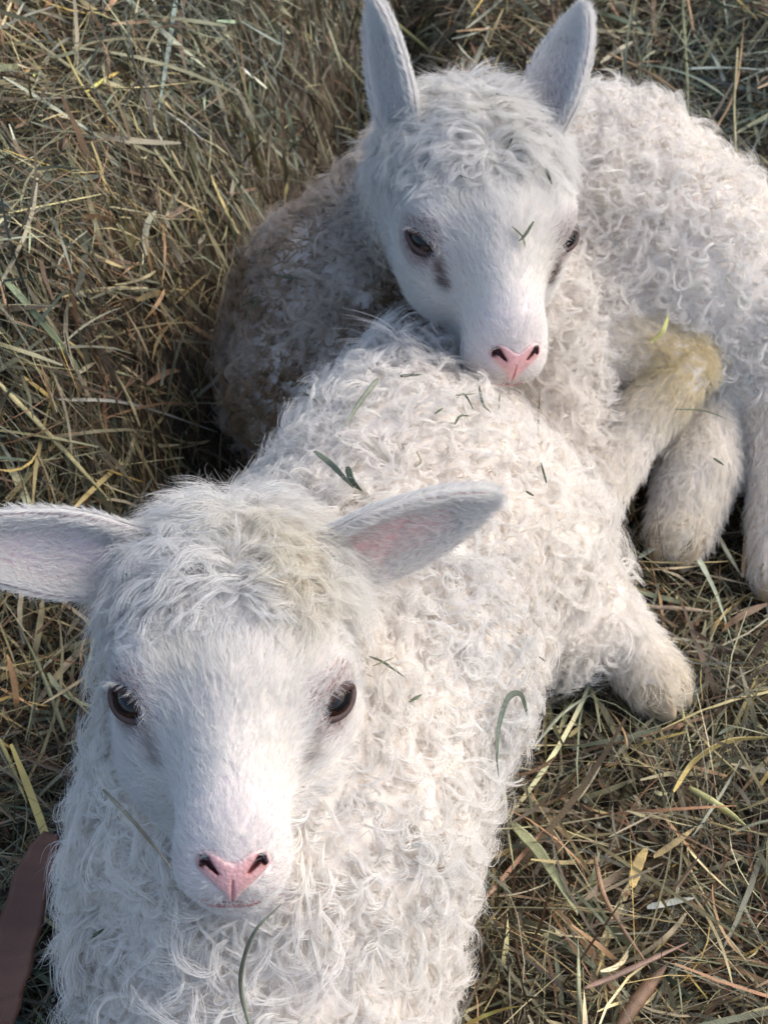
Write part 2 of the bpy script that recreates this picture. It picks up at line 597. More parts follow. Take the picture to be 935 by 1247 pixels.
def build_lamb(L, other_f, stain_shade_fn, labels):
    h = L.head
    hc = h.w((0, -.005, .038)); hr = .110 * h.s
    fine, coarse = .0022, .0055
    ax = [spacing(L.lo[i], L.hi[i], hc[i] - hr, hc[i] + hr, fine, coarse) for i in range(3)]
    V, Qd = sdf_mesh(L.f, *ax)
    q = h.l(V)
    c = np.tile(np.array([.76, .69, .62]), (len(V), 1))
    mz = sst(q[:, 2], .078, .095) * (head_sdf(q) < .01)
    c = c * (1 - mz[:, None]) + np.array([.76, .66, .64]) * mz[:, None]
    em = np.linalg.norm((np.stack([np.abs(q[:, 0]), q[:, 1], q[:, 2]], -1) - EYE), axis=-1)
    e = sst(em, .024, .015)[:, None]
    c = c * (1 - e) + np.array([.30, .19, .18]) * e
    body = mesh_obj('body', V, Qd, M_SKIN, L.root, col=c)

    # ---- roots, area weighted
    tri = np.concatenate([Qd[:, :3], Qd[:, [0, 2, 3]]])
    A, B_, C_ = V[tri[:, 0]], V[tri[:, 1]], V[tri[:, 2]]
    ar = np.linalg.norm(np.cross(B_ - A, C_ - A), axis=1) / 2
    cdf = np.cumsum(ar)

    def roots(per_cm2):
        n_ = int(cdf[-1] * 1e4 * per_cm2)
        k = np.searchsorted(cdf, rng.uniform(0, cdf[-1], n_)); k = np.minimum(k, len(tri) - 1)
        u_, v_ = rng.uniform(0, 1, (2, n_)); fl = u_ + v_ > 1; u_[fl] = 1 - u_[fl]; v_[fl] = 1 - v_[fl]
        p = A[k] + (B_[k] - A[k]) * u_[:, None] + (C_[k] - A[k]) * v_[:, None]
        p = p[p[:, 2] > -.02]
        if other_f is not None:
            p = p[other_f(p) > -.004]
        p = p[p[:, 2] > H(p[:, 0], p[:, 1]) - .01]
        return p, grad(L.f, p, 1.5e-3)

    def classify(p):
        q = h.l(p)
        dh = head_sdf(q) * h.s; db = L.body(p); dl = L.legs(p)
        head = (dh < db - .002) & (dh < dl)
        leg = (dl < db + .0015) & (dl < dh)
        return q, head, leg

    down = np.array([0, 0, -1.0])
    # ---- body wool
    p, n_ = roots(5.6 * DENS)
    q, head, leg = classify(p)
    m = ~head & ~leg
    near_face = sst(np.linalg.norm((q - np.array([0, 0, .03])), axis=-1), .03, .10)
    m &= rng.uniform(0, 1, len(p)) > .7 * labels['fluff'](p)
    p, n_, q = p[m], n_[m], q[m]
    N = len(p)
    base = down + .35 * rng.normal(0, 1, (N, 3))
    col = CREAM[None] * (1 + .05 * noise3(p, 45)[:, None]) * np.ones((N, 3))
    col = col + (WHITE - CREAM) * np.clip(noise3(p, 18, 3), 0, 1)[:, None]
    st = stain_shade_fn(p)[:, None]
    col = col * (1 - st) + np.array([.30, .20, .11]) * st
    sgn = np.where(rng.uniform(0, 1, N) < .5, -1, 1)
    wav = np.clip(labels['long'](p) + .5 * noise3(p, 30, 11), 0, 1)      # loose waves instead of tight curls
    tuft = labels['tuft'](p)
    size = np.exp(.38 * rng.normal(0, 1, N) + .22 * noise3(p, 55, 21))
    len_ = np.clip(.0150 * size, .006, .032) * (1 + .30 * wav + .7 * tuft)
    base = base + labels['comb'][None] * wav[:, None] * 1.6
    w1 = locks(L.f, p, n_, base, 11, len_, 12, rng.uniform(.9, 1.35, N) + .15 * tuft, rng.uniform(-.35, .1, N) + .3 * tuft,
               rng.uniform(-1.6, 1.6, N) * (1 - .5 * wav), sgn * rng.uniform(.8, 6.4, N) * (1 - .72 * wav), .00062, .00020, .00014, col, .02,
               wave=(rng.uniform(.0, 1.1, N), rng.uniform(.7, 1.3, N), rng.uniform(0, 6, N)))
    # soft undercoat
    p, n_ = roots(3.6 * DENS)
    q, head, leg = classify(p); m = ~head & ~leg
    p, n_ = p[m], n_[m]; N = len(p)
    st = stain_shade_fn(p)[:, None]
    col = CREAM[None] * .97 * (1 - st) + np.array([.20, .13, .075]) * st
    w2 = locks(L.f, p, n_, down + .6 * rng.normal(0, 1, (N, 3)), 4, rng.uniform(.007, .014, N), 12, rng.uniform(.6, 1.3, N),
               rng.uniform(-.1, .5, N), rng.uniform(-2, 2, N), rng.normal(0, 2.5, N), .002, .002, .00008, col)
    # fly-away fuzz, sticks out at the rim
    p, n_ = roots(7.0 * DENS)
    q, head, leg = classify(p); m = ~head & ~leg & (rng.uniform(0, 1, len(p)) < .2 + .8 * labels['fluff'](p))
    p, n_ = p[m], n_[m]; N = len(p)
    st = stain_shade_fn(p)[:, None]
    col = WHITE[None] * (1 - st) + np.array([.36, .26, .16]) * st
    w3 = locks(L.f, p, n_, down + .8 * rng.normal(0, 1, (N, 3)), 3, rng.uniform(.012, .024, N), 12, rng.uniform(1.1, 1.5, N),
               rng.uniform(.2, .9, N), rng.uniform(-3, 3, N), rng.normal(0, 1.6, N), .002, .005, .00005, col)
    hair_obj('wool', *cat(w1, w2, w3), M_HAIR, L.root)

    # ---- face
    def eye_keep(q):
        m_ = np.stack([np.abs(q[:, 0]), q[:, 1], q[:, 2]], -1) - EYE
        # almond in the socket's own plane
        lk = nrm(np.array([.62, .42, .66])); av = np.array([-.95, -.35, .30]); av = nrm(av - lk * (av @ lk)); uv = np.cross(lk, av)
        along = m_ @ av - .001; up = (m_ @ uv) / h.sq
        return (along / .0106) ** 2 + (up / .0054) ** 2 > 1
    def nose_keep(q):
        x, y, o_ = pad_xy(q)
        pd_, ns_ = pad_shape(x, y)
        pad = (o_ > -.02) & (pd_ + .0006 * rng.normal(0, 1, len(x)) < -.0016)
        lip = (q[:, 2] > .075) & (np.abs(q[:, 1] + .0262 + 14 * q[:, 0] ** 2) < .0036) & (x < .014)
        return ~pad & ~lip

    p, n_ = roots(95 * DENS)
    q, head, leg = classify(p)
    m = head & eye_keep(q) & nose_keep(q)
    p, n_, q = p[m], n_[m], q[m]; N = len(p)
    # direction: away from the nose, fanning from the midline
    fl = np.stack([q[:, 0] * 9 + .1 * np.sign(q[:, 0]), .25 + 0 * q[:, 0] - .9 * (q[:, 1] < -.005), -1 + 0 * q[:, 0]], -1)
    fl = fl + .22 * rng.normal(0, 1, (N, 3)) + .35 * np.stack([noise3(q, 130), noise3(q, 120, 1), 0 * q[:, 0]], -1)
    muz = sst(q[:, 2], .040, .090)
    eyed = np.linalg.norm(np.stack([np.abs(q[:, 0]), q[:, 1], q[:, 2]], -1) - EYE, axis=-1)
    near = sst(eyed, .028, .014)
    ln = (.0095 - .0050 * muz) * (1 - .45 * near) * rng.uniform(.7, 1.3, N)
    back = sst(q[:, 2], .02, -.03)
    ln = ln + back * .005
    col = WHITE[None] * np.ones((N, 1))
    ycol = labels['yellow'](q)[:, None]
    col = col * (1 - ycol) + np.array([.80, .72, .52]) * ycol
    # the tear line running down from the inner corner of each eye
    mq = np.stack([np.abs(q[:, 0]), q[:, 1], q[:, 2]], -1)
    tear = np.exp(-(seg(mq, (.0320, .014, .054), (.0290, .005, .063), .001, .001) / .0028).clip(0) ** 2)[:, None] * labels['tear']
    rim = sst(eyed, .0195, .014)[:, None]
    col = col * (1 - tear) + np.array([.16, .11, .10]) * tear
    col = col * (1 - .38 * rim) + np.array([.30, .22, .20]) * .38 * rim
    w = locks(L.f, p, n_, h.d(fl), 2, ln, 7, rng.uniform(.45, .85, N) * (1 - .3 * near), rng.uniform(-.1, .2, N), rng.normal(0, .15, N),
              rng.normal(0, .6, N), .0005, .0006, .000075, col, .04)
    lash = []
    for sx in (-1, 1):
        lk = nrm(np.array([sx * .62, .42, .66])); av_ = np.array([-sx * .95, -.35, .30]); av_ = nrm(av_ - lk * (av_ @ lk))
        uv_ = np.cross(lk, av_) * (1 if sx > 0 else -1)
        uv_ = uv_ if uv_[1] > 0 else -uv_
        k = 34
        T = rng.uniform(.35, 2.9, k)
        root = EYE * np.array([sx, 1, 1]) + np.outer(np.cos(T) * .0108 + .0012, av_) + np.outer(np.sin(T) * .0066 * h.sq, uv_) + lk * .0088
        dirv = np.outer(np.cos(T) * .6, av_) + uv_ * .55 + lk * .8
        lash.append(locks(lambda a: np.ones(len(a)), h.w(root), h.d(nrm(dirv)), h.d(np.tile(-uv_ + .2 * av_, (k, 1))), 2, rng.uniform(.005, .009, k), 7,
                          rng.uniform(1.2, 1.5, k), rng.uniform(.2, .6, k), rng.normal(0, .3, k), rng.normal(0, .3, k), .0004, .0004, .00006,
                          WHITE[None] * np.ones((k, 1)) * .9, .05))
    hair_obj('face_hair', *cat(w, *lash), M_HAIR, L.root)
    # ---- hooves: two claws on each foot
    for (a_, b_, r_) in labels['hooves']:
        t_ = nrm(b_ - a_); sd_ = nrm(np.cross(t_, np.array([0, 0, 1.0]))); up_ = np.cross(sd_, t_)
        for sg in (-1, 1):
            th_, ph_ = np.meshgrid(np.linspace(0, math.pi, 25), np.linspace(0, 2 * math.pi, 32, endpoint=False), indexing='ij')
            X_ = np.cos(th_); Y_ = np.sin(th_) * np.cos(ph_); Z_ = np.sin(th_) * np.sin(ph_)
            taper_ = 1 - .28 * np.clip(X_, 0, 1) ** 2
            pp = (b_ + sg * sd_ * r_ * .50 + t_ * r_ * .30 + (X_ * r_ * 1.15)[..., None] * t_ + (Y_ * r_ * .52 * taper_)[..., None] * sd_
                  + (np.maximum(Z_, -.55) * r_ * .80 * taper_)[..., None] * up_ - sg * sd_ * (r_ * .10 * np.clip(X_, 0, 1))[..., None])
            ix_ = np.arange(th_.size).reshape(th_.shape); rr_ = np.roll(ix_, -1, 1)
            fq_ = np.stack([ix_[:-1], ix_[1:], rr_[1:], rr_[:-1]], -1).reshape(-1, 4)
            V_ = pp.reshape(-1, 3)
            cc_ = np.array([.42, .33, .22])[None] * (1 + .25 * noise3(V_, 260)[:, None])
            mesh_obj('hoof', V_, fq_, M_SKIN, L.root, col=cc_.clip(.03, .8))

    # ---- topknot: longer wavy locks over the poll and forehead
    p, n_ = roots(7.0 * DENS)
    q, head, leg = classify(p)
    zone = sst(q[:, 1] - 1.3 * q[:, 2], -.012, .055) * sst(q[:, 1], -.012, .012)
    m = head & (rng.uniform(0, 1, len(p)) < zone) & eye_keep(q) & (q[:, 2] < .045)
    p, n_, q, zone = p[m], n_[m], q[m], zone[m]; N = len(p)
    fl = np.stack([np.sign(q[:, 0] + .004 * rng.normal(0, 1, N)) * .75 + 8 * q[:, 0], .05 + 0 * q[:, 0], .45 + 0 * q[:, 0]], -1)
    fl = fl + .7 * np.stack([noise3(q, 95, 5), 0 * q[:, 0], noise3(q, 85, 6)], -1)
    col = (WHITE * .97)[None] * np.ones((N, 1))
    ycol = labels['yellow'](q)[:, None]
    col = col * (1 - ycol) + np.array([.78, .69, .47]) * ycol
    ln = rng.uniform(.018, .034, N) * (.30 + .70 * zone)
    w = locks(L.f, p, n_, h.d(fl), 14, ln, 12, rng.uniform(.8, 1.3, N) * (.5 + .5 * zone), rng.uniform(-.3, -.02, N), rng.normal(0, .25, N),
              rng.normal(0, 1.3, N) + np.sign(q[:, 0]) * -.5, .0016, .0006, .00010, col, .05,
              wave=(rng.uniform(.2, .7, N), rng.uniform(.6, 1.2, N), rng.uniform(0, 6, N)))
    p, n_ = p.copy(), n_
    fz = locks(L.f, p, n_, h.d(fl), 5, ln * .9, 12, rng.uniform(1.0, 1.4, N), rng.uniform(.1, .6, N), rng.normal(0, .7, N),
               rng.normal(0, 1.5, N), .004, .004, .00005, col, .05)
    hair_obj('topknot', *cat(w, fz), M_HAIR, L.root)

    # ---- legs
    p, n_ = roots(30 * DENS)
    q, head, leg = classify(p)
    m = leg
    p, n_ = p[m], n_[m]; N = len(p)
    if N:
        fdir = np.zeros((N, 3)); best = np.full(N, 9.0)
        for (a, b_, ra, rb) in L.feet:
            dd = seg(p, a, b_, ra, rb); k = dd < best
            fdir[k] = nrm(b_ - a); best = np.minimum(best, dd)
        st = labels['legstain'](p)[:, None]
        col = (CREAM * .97)[None] * (1 - st) + STAIN * st
        w = locks(L.f, p, n_, fdir + .25 * rng.normal(0, 1, (N, 3)) + .5 * np.stack([noise3(p, 120), noise3(p, 110, 3), noise3(p, 100, 5)], -1), 4,
                  rng.uniform(.006, .014, N), 7, rng.uniform(.4, 1.0, N), rng.uniform(-.05, .25, N),
                  rng.normal(0, .3, N), rng.normal(0, .9, N), .0008, .0009, .000085, col, .06)
        hair_obj('leg_hair', *w, M_HAIR, L.root)

    # ---- eyes
    th, ph = np.meshgrid(np.linspace(0, math.pi, 33), np.linspace(0, 2 * math.pi, 48, endpoint=False), indexing='ij')
    for sx in (-1, 1):
        ec = EYE * np.array([sx, 1, 1])
        look = nrm(np.array([sx * .62, .42, .66]))       # eyeball axis
        alongv = nrm(np.array([-sx * .95, -.35, .30]))  # towards the inner corner
        alongv = nrm(alongv - look * (alongv @ look))
        upv = np.cross(look, alongv) * (1 if sx > 0 else -1)
        if upv[1] < 0: upv = -upv
        S = np.stack([np.sin(th) * np.cos(ph), np.sin(th) * np.sin(ph), np.cos(th)], -1)
        er = EYE_R * (.90 + .10 * (h.sq - .66) / .34)
        loc = ec + er * (S[..., 0:1] * alongv + S[..., 1:2] * upv + S[..., 2:3] * look * (1.0 + .06 * (S[..., 2:3] > .8)))
        a_ = np.degrees(th)
        cc = np.ones(th.shape + (3,)) * np.array([.10, .06, .055])
        iris = sst(a_, 52, 44)[..., None]
        cc = cc * (1 - iris) + np.array([.030, .014, .009]) * iris
        pup = (((S[..., 0]) / .50) ** 2 + ((S[..., 1]) / .26) ** 2 < 1) & (S[..., 2] > 0)
        cc[pup] = (.004, .004, .006)
        nn = th.shape[1]
        idx = np.arange(th.size).reshape(th.shape)
        r_ = np.roll(idx, -1, 1)
        Fq = np.stack([idx[:-1], idx[1:], r_[1:], r_[:-1]], -1).reshape(-1, 4)
        eye = mesh_obj('eye', h.w(loc.reshape(-1, 3)), Fq, M_EYE, L.root, col=cc.reshape(-1, 3))
        # eyelid rim: almond ring lying on the ball
        T = np.linspace(0, 2 * math.pi, 64, endpoint=False)
        U = np.linspace(0, 2 * math.pi, 14, endpoint=False)
        rx, ry = .0106, .0056 * h.sq
        ex = np.cos(T) * rx; ey = np.sin(T) * ry * (1 - .35 * (np.abs(np.cos(T)) ** 3))
        ex = ex + .0012
        zz = np.sqrt(np.maximum((er * 1.03) ** 2 - ex ** 2 * .72 - ey ** 2, 1e-6))
        ctr = ec + ex[:, None] * alongv + ey[:, None] * upv + zz[:, None] * look
        tan = nrm(np.roll(ctr, -1, 0) - np.roll(ctr, 1, 0))
        o1 = nrm(np.cross(tan, look)); o2 = look
        wr = .0015 + .0009 * np.clip(np.sin(T), 0, 1)
        ring = ctr[:, None] + (np.cos(U)[None, :, None] * o1[:, None] * wr[:, None, None] + np.sin(U)[None, :, None] * .0013 * o2)
        k = np.arange(64 * 14).reshape(64, 14)
        k1 = np.roll(k, -1, 0); k2 = np.roll(k, -1, 1); k3 = np.roll(k1, -1, 1)
        Fq = np.stack([k, k1, k3, k2], -1).reshape(-1, 4)
        cl = np.tile(np.array([.060, .034, .031]), (64 * 14, 1))
        mesh_obj('eyelid', h.w(ring.reshape(-1, 3)), Fq, M_SKIN, L.root, col=cl)

    # ---- nose
    def nose_f(pw):
        q = h.l(pw)
        x, y, o_ = pad_xy(q)
        pad, nos = pad_shape(x, y)
        base = head_sdf(q) - .0016
        d = np.maximum(base, pad)
        d = np.maximum(d, -.02 - o_)
        # round the border
        d = np.maximum(d, (base + pad * .6) * .85 + .0006)
        d = np.maximum(d, -np.maximum(nos, -(base + .005)))
        ph_ = np.maximum(x - .0005, base * -1 - .0017)
        d = np.maximum(d, -np.maximum(ph_, y + .004))
        return d * h.s
    c0 = h.w((0, -.010, .105))
    ext = .026 * h.s
    ax = [np.arange(c0[i] - ext, c0[i] + ext, .0007) for i in range(3)]
    Vn, Qn = sdf_mesh(nose_f, *ax, project=0)
    qn = h.l(Vn)
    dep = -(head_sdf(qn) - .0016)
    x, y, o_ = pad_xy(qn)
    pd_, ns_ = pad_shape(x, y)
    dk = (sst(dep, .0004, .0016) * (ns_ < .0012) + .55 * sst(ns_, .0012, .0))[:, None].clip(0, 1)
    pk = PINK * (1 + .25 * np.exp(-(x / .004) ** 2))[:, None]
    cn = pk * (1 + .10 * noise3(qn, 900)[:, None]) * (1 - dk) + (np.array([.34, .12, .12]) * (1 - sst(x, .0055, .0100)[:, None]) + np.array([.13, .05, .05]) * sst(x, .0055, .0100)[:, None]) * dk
    # darker smudge around the outer nostril
    sm = np.exp(-((x - .014) ** 2 + (y - .003) ** 2) / .0045 ** 2)[:, None] * .55
    cn = cn * (1 - sm) + np.array([.25, .10, .10]) * sm
    ed_ = sst(pd_ + .0006 * noise3(qn, 1500), -.0022, .0002)[:, None] * .65
    cn = cn * (1 - ed_) + np.array([.76, .60, .58]) * ed_
    mesh_obj('nose', Vn, Qn, M_NOSE, L.root, col=cn)
    # mouth line
    tt = np.linspace(-1, 1, 31)
    mp = np.stack([tt * .015, -.0262 - .0032 * tt ** 2 + .0015 * np.exp(-(tt / .15) ** 2), .135 + 0 * tt], -1)
    for _ in range(30):        # march on to the lip surface
        mp[:, 2] -= head_sdf(mp) * .7
    mp[:, 2] += .0009
    Rr = .0019 * (1 - .6 * np.abs(tt) ** 2)
    U = np.linspace(0, 2 * math.pi, 8, endpoint=False)
    ring = mp[:, None] + Rr[:, None, None] * (np.cos(U)[None, :, None] * np.array([0, 1, 0]) + np.sin(U)[None, :, None] * np.array([0, 0, 1.]))
    k = np.arange(31 * 8).reshape(31, 8); kk = np.roll(k, -1, 1)
    Fq = np.stack([k[:-1], k[1:], kk[1:], kk[:-1]], -1).reshape(-1, 4)
    mesh_obj('mouth', h.w(ring.reshape(-1, 3)), Fq, M_NOSE, L.root, col=np.tile([.42, .19, .19], (31 * 8, 1)))

    # ---- ears
    for (base, tipv, openv, Lh, W, cup, bend, inner) in labels['ears']:
        make_ear(L, base, tipv, openv, Lh, W, cup, bend, inner)
    return body


def camv(v):
    """right / up / towards-the-viewer to a world direction (a protractor for posing only)"""
    return nrm(v[0] * CR + v[1] * CU - v[2] * CF)


def make_ear(L, base, tipv, openv, Lh, W, cup, bend, inner):
    t = nrm(np.asarray(tipv)); o = nrm(openv - (openv @ t) * t); b = np.cross(t, o)
    nu, nv = 40, 25
    u_, v_ = np.meshgrid(np.linspace(0, 1, nu), np.linspace(-1, 1, nv), indexing='ij')

    def shape(u_, v_, off):
        wid = W * (.72 + .28 * sst(u_, 0, .34)) * np.clip(1 - np.clip((u_ - .34) / .66, 0, 1) ** 1.9, 0, 1) ** .62
        an = v_ * (cup * (1.45 - .75 * u_))                 # opening angle, tube like at the root
        rad_ = wid / np.maximum(np.sin(np.minimum(np.abs(cup * (1.45 - .75 * u_)), 1.5)), .2)
        x = rad_ * np.sin(an); z = rad_ * (1 - np.cos(an))
        ctr = base + Lh * u_[..., None] * t + (bend * Lh * u_ ** 2)[..., None] * o
        nn = -np.sin(an)[..., None] * b + np.cos(an)[..., None] * o
        return ctr + x[..., None] * b + z[..., None] * o + off * nn, nn
    th = .0013
    inn, nn = shape(u_, v_, th); out, _ = shape(u_, v_, -th)
    out = out.copy()
    # close the rim
    edge = np.zeros(u_.shape, bool); edge[:, 0] = edge[:, -1] = True; edge[-1] = True
    mid = (inn + out) / 2
    inn = np.where(edge[..., None], mid + (inn - mid) * .2, inn); out = np.where(edge[..., None], mid + (out - mid) * .2, out)
    V = np.concatenate([inn.reshape(-1, 3), out.reshape(-1, 3)])
    i = np.arange(nu * nv).reshape(nu, nv); j = i + nu * nv
    F1 = np.stack([i[:-1, :-1], i[:-1, 1:], i[1:, 1:], i[1:, :-1]], -1).reshape(-1, 4)
    F2 = np.stack([j[:-1, :-1], j[1:, :-1], j[1:, 1:], j[:-1, 1:]], -1).reshape(-1, 4)
    loop = np.concatenate([i[:, 0], i[-1, 1:], i[:-1, -1][::-1]])
    lo2 = loop + nu * nv
    F3 = np.stack([loop[:-1], loop[1:], lo2[1:], lo2[:-1]], -1)
    deep = (1 - sst(np.abs(v_), .25, .95)) * sst(u_, .0, .15) * (1 - sst(u_, .35, 1.0))
    ci = np.array(inner)[None] * deep.reshape(-1, 1) + np.array([.70, .52, .50])[None] * (1 - deep.reshape(-1, 1))
    co = np.tile([.72, .60, .56], (nu * nv, 1))
    ear = mesh_obj('ear', V, np.concatenate([F1, F2, F3]), M_EAR, L.root, col=np.concatenate([ci, co]))
    # ear hair
    def scatter(n_, side, dens_fn):
        uu = rng.uniform(0, 1, n_); vv = rng.uniform(-1, 1, n_)
        k = rng.uniform(0, 1, n_) < dens_fn(uu, vv); uu, vv = uu[k], vv[k]
        p, nr = shape(uu, vv, side * th)
        p2, _ = shape(np.minimum(uu + .02, 1.0), vv, side * th)
        return uu, vv, p, nrm(nr) * side, nrm(p2 - p + 1e-7 * t)
    far = lambda q: np.full(len(q), 1.0)
    uu, vv, p, nr, d = scatter(11000, -1, lambda a, c: 1.0 + 0 * a)
    N = len(p)
    w1 = locks(far, p, nr, d + .25 * rng.normal(0, 1, (N, 3)), 2, rng.uniform(.004, .008, N), 7, rng.uniform(.3, .8, N), rng.uniform(-.1, .15, N),
               rng.normal(0, .2, N), rng.normal(0, .5, N), .0004, .0005, .00008, WHITE[None] * np.ones((N, 1)), .04)
    uu, vv, p, nr, d = scatter(12000, 1, lambda a, c: np.clip(.20 + 1.1 * np.abs(c) ** 3 + .9 * (a > .75) + .9 * (a < .14), 0, 1))
    N = len(p)
    w2 = locks(far, p, nr, d + .3 * rng.normal(0, 1, (N, 3)) + (-vv * .3)[:, None] * b, 2, rng.uniform(.004, .009, N), 7, rng.uniform(.5, 1.0, N), rng.uniform(-.1, .25, N),
               rng.normal(0, .2, N), rng.normal(0, .5, N), .0005, .0006, .00007, WHITE[None] * np.ones((N, 1)), .04)
    # rim fringe
    n3 = 2600
    uu = rng.uniform(.0, 1, n3); vv = rng.choice([-1.0, 1.0], n3)
    p, nr = shape(uu, vv, 0)
    outd = np.sign(vv)[:, None] * b + .5 * t
    w3 = locks(far, p, nrm(outd * np.ones((n3, 1))), np.ones((n3, 1)) * t, 2, rng.uniform(.003, .007, n3), 7, rng.uniform(.3, 1., n3), rng.uniform(0, .3, n3),
               rng.normal(0, .5, n3), rng.normal(0, .8, n3), .0006, .0008, .00006, WHITE[None] * np.ones((n3, 1)), .04)
    hair_obj('ear_hair', *cat(w1, w2, w3), M_HAIR, ear)


# labels, stains and ears of each lamb
yf = lambda q: .42 * np.clip(np.exp(-((q[:, 0] - .022) ** 2 / .016 ** 2 + (q[:, 2] - .0) ** 2 / .03 ** 2)) + .35 * noise3(q, 60, 9), 0, 1) * sst(q[:, 1], .01, .03)
yr = lambda q: .18 * np.clip(noise3(q, 60, 4), 0, 1)
ZERO = lambda p: np.zeros(len(p))


def blob(c, r, a):
    return lambda p: a * np.exp(-((p - c) ** 2).sum(-1) / r ** 2)


ears_f = [
    (HF.w((-.037, .038, -.034)), camv((-.97, .10, .20)), camv((.05, -.25, 1.0)), .098, .0205, .70, .02, (.72, .60, .62)),
    (HF.w((.036, .041, -.036)), camv((.94, .31, -.10)), camv((-.15, -.75, .75)), .090, .0225, .80, .05, (.76, .46, .44)),
]
ears_r = [
    (HR.w((-.036, .034, -.020)), camv((-.26, .96, .10)), camv((-.62, -.1, .75)), .094, .0155, .95, .02, (.60, .50, .52)),
    (HR.w((.040, .034, -.020)), camv((.30, .95, .10)), camv((-.55, .0, .82)), .090, .0205, .80, .02, (.44, .37, .39)),
]


def fluff_f(p):
    return np.clip(blob(P(725, 660, z=.06), .055, 1.0)(p) + blob(P(640, 900, z=.06), .045, .7)(p), 0, 1)


def fluff_r(p):
    return np.clip(blob(P(870, 190, z=.10), .060, .8)(p) + blob(P(935, 330, z=.09), .055, .8)(p) + blob(P(850, 400, z=.09), .03, .6)(p), 0, 1)


def long_f(p):
    return np.clip(sst(p[:, 1], .36, .26) * .55 + sst(p[:, 0], -.07, -.14) * .12, 0, 1)


def stain_shade_r(p):  # brown soiling, deepened to paint in some of the left flank's shade
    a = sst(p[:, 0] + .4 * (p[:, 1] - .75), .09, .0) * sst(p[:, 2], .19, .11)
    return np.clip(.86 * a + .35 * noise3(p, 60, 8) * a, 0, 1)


def leg_r(p):
    v = blob(P(830, 440, z=.10), .036, 1.0)(p) + blob(P(840, 650, z=.03), .03, .35)(p) + blob(P(700, 560, z=.04), .02, .4)(p)
    return np.clip(v + .12 * noise3(p, 50), 0, 1)


def leg_f(p):
    return np.clip(blob(P(800, 835, z=.02), .022, .5)(p), 0, 1)


build_lamb(front, rear.f, lambda p: .12 * np.clip(noise3(p, 22, 6), 0, 1), dict(yellow=yf, tear=.5, legstain=leg_f, hooves=[(FF[1][0], FF[1][1], .0180)], ears=ears_f,
     fluff=fluff_f, long=long_f, tuft=blob(P(510, 455, z=.125), .034, 1.3), comb=np.array([-.55, -.5, 0])))
build_lamb(rear, front.f, stain_shade_r, dict(yellow=yr, tear=1.0, legstain=leg_r, hooves=[(RF[4][0], RF[4][1], .0205), (RF[6][0], RF[6][1], .0190)], ears=ears_r,
     fluff=fluff_r, long=lambda p: .1 * sst(p[:, 0], .2, .3), tuft=ZERO, comb=np.array([.2, -.5, 0])))
for L in (front, rear):
    adopt(L.root)
thing(front.root, 'white curly lamb lying nearest, facing the viewer with ears held out sideways', 'lamb', 'two newborn lambs lying in the hay')
thing(rear.root, 'white lamb with upright ears resting its chin over the nearer lamb\'s back', 'lamb', 'two newborn lambs lying in the hay')


# ------------------------------------------------------------------ hay
PAL = np.array([(.30, .25, .12), (.22, .21, .12), (.15, .17, .11), (.20, .13, .07), (.13, .08, .045), (.36, .33, .20),
                (.25, .14, .08), (.18, .19, .15), (.42, .31, .10), (.09, .07, .045), (.27, .24, .17)])
PAL = PAL * np.array([.83, .82, .77])
PW = np.array([.12, .15, .16, .10, .13, .12, .05, .12, .02, .12, .12]); PW /= PW.sum()


def blades(c, az, pit, Ln, W, bend, twist, roll, S=5, arch=None):
    """flat leaf strips: returns V (N*S*2,3) and quads"""
    N = len(c)
    s = np.linspace(-.5, .5, S)[None]
    th = az[:, None] + bend[:, None] * s
    pt = pit[:, None] + (0 if arch is None else arch[:, None] * s)
    d = np.stack([np.cos(pt) * np.cos(th), np.cos(pt) * np.sin(th), np.sin(pt)], -1)
    st = Ln[:, None, None] / (S - 1) * d
    q = np.cumsum(st, 1); q = q - q.mean(1, keepdims=True) + c[:, None]
    up = np.array([0, 0, 1.0])
    side = nrm(np.cross(d, up)); nn = np.cross(side, d)
    r_ = roll[:, None] + twist[:, None] * s
    wv = np.cos(r_)[..., None] * side + np.sin(r_)[..., None] * nn
    prof = (1 - np.abs(np.linspace(-1, 1, S)) ** 4 * .6)[None, :, None]
    h_ = wv * (W[:, None, None] / 2) * prof
    V = np.stack([q - h_, q + h_], 2)       # N,S,2,3
    idx = np.arange(N * S * 2).reshape(N, S, 2)
    Fq = np.stack([idx[:, :-1, 0], idx[:, 1:, 0], idx[:, 1:, 1], idx[:, :-1, 1]], -1).reshape(-1, 4)
    return V, Fq, q


def lambs_f(p):
    return np.minimum(front.f(p), rear.f(p))


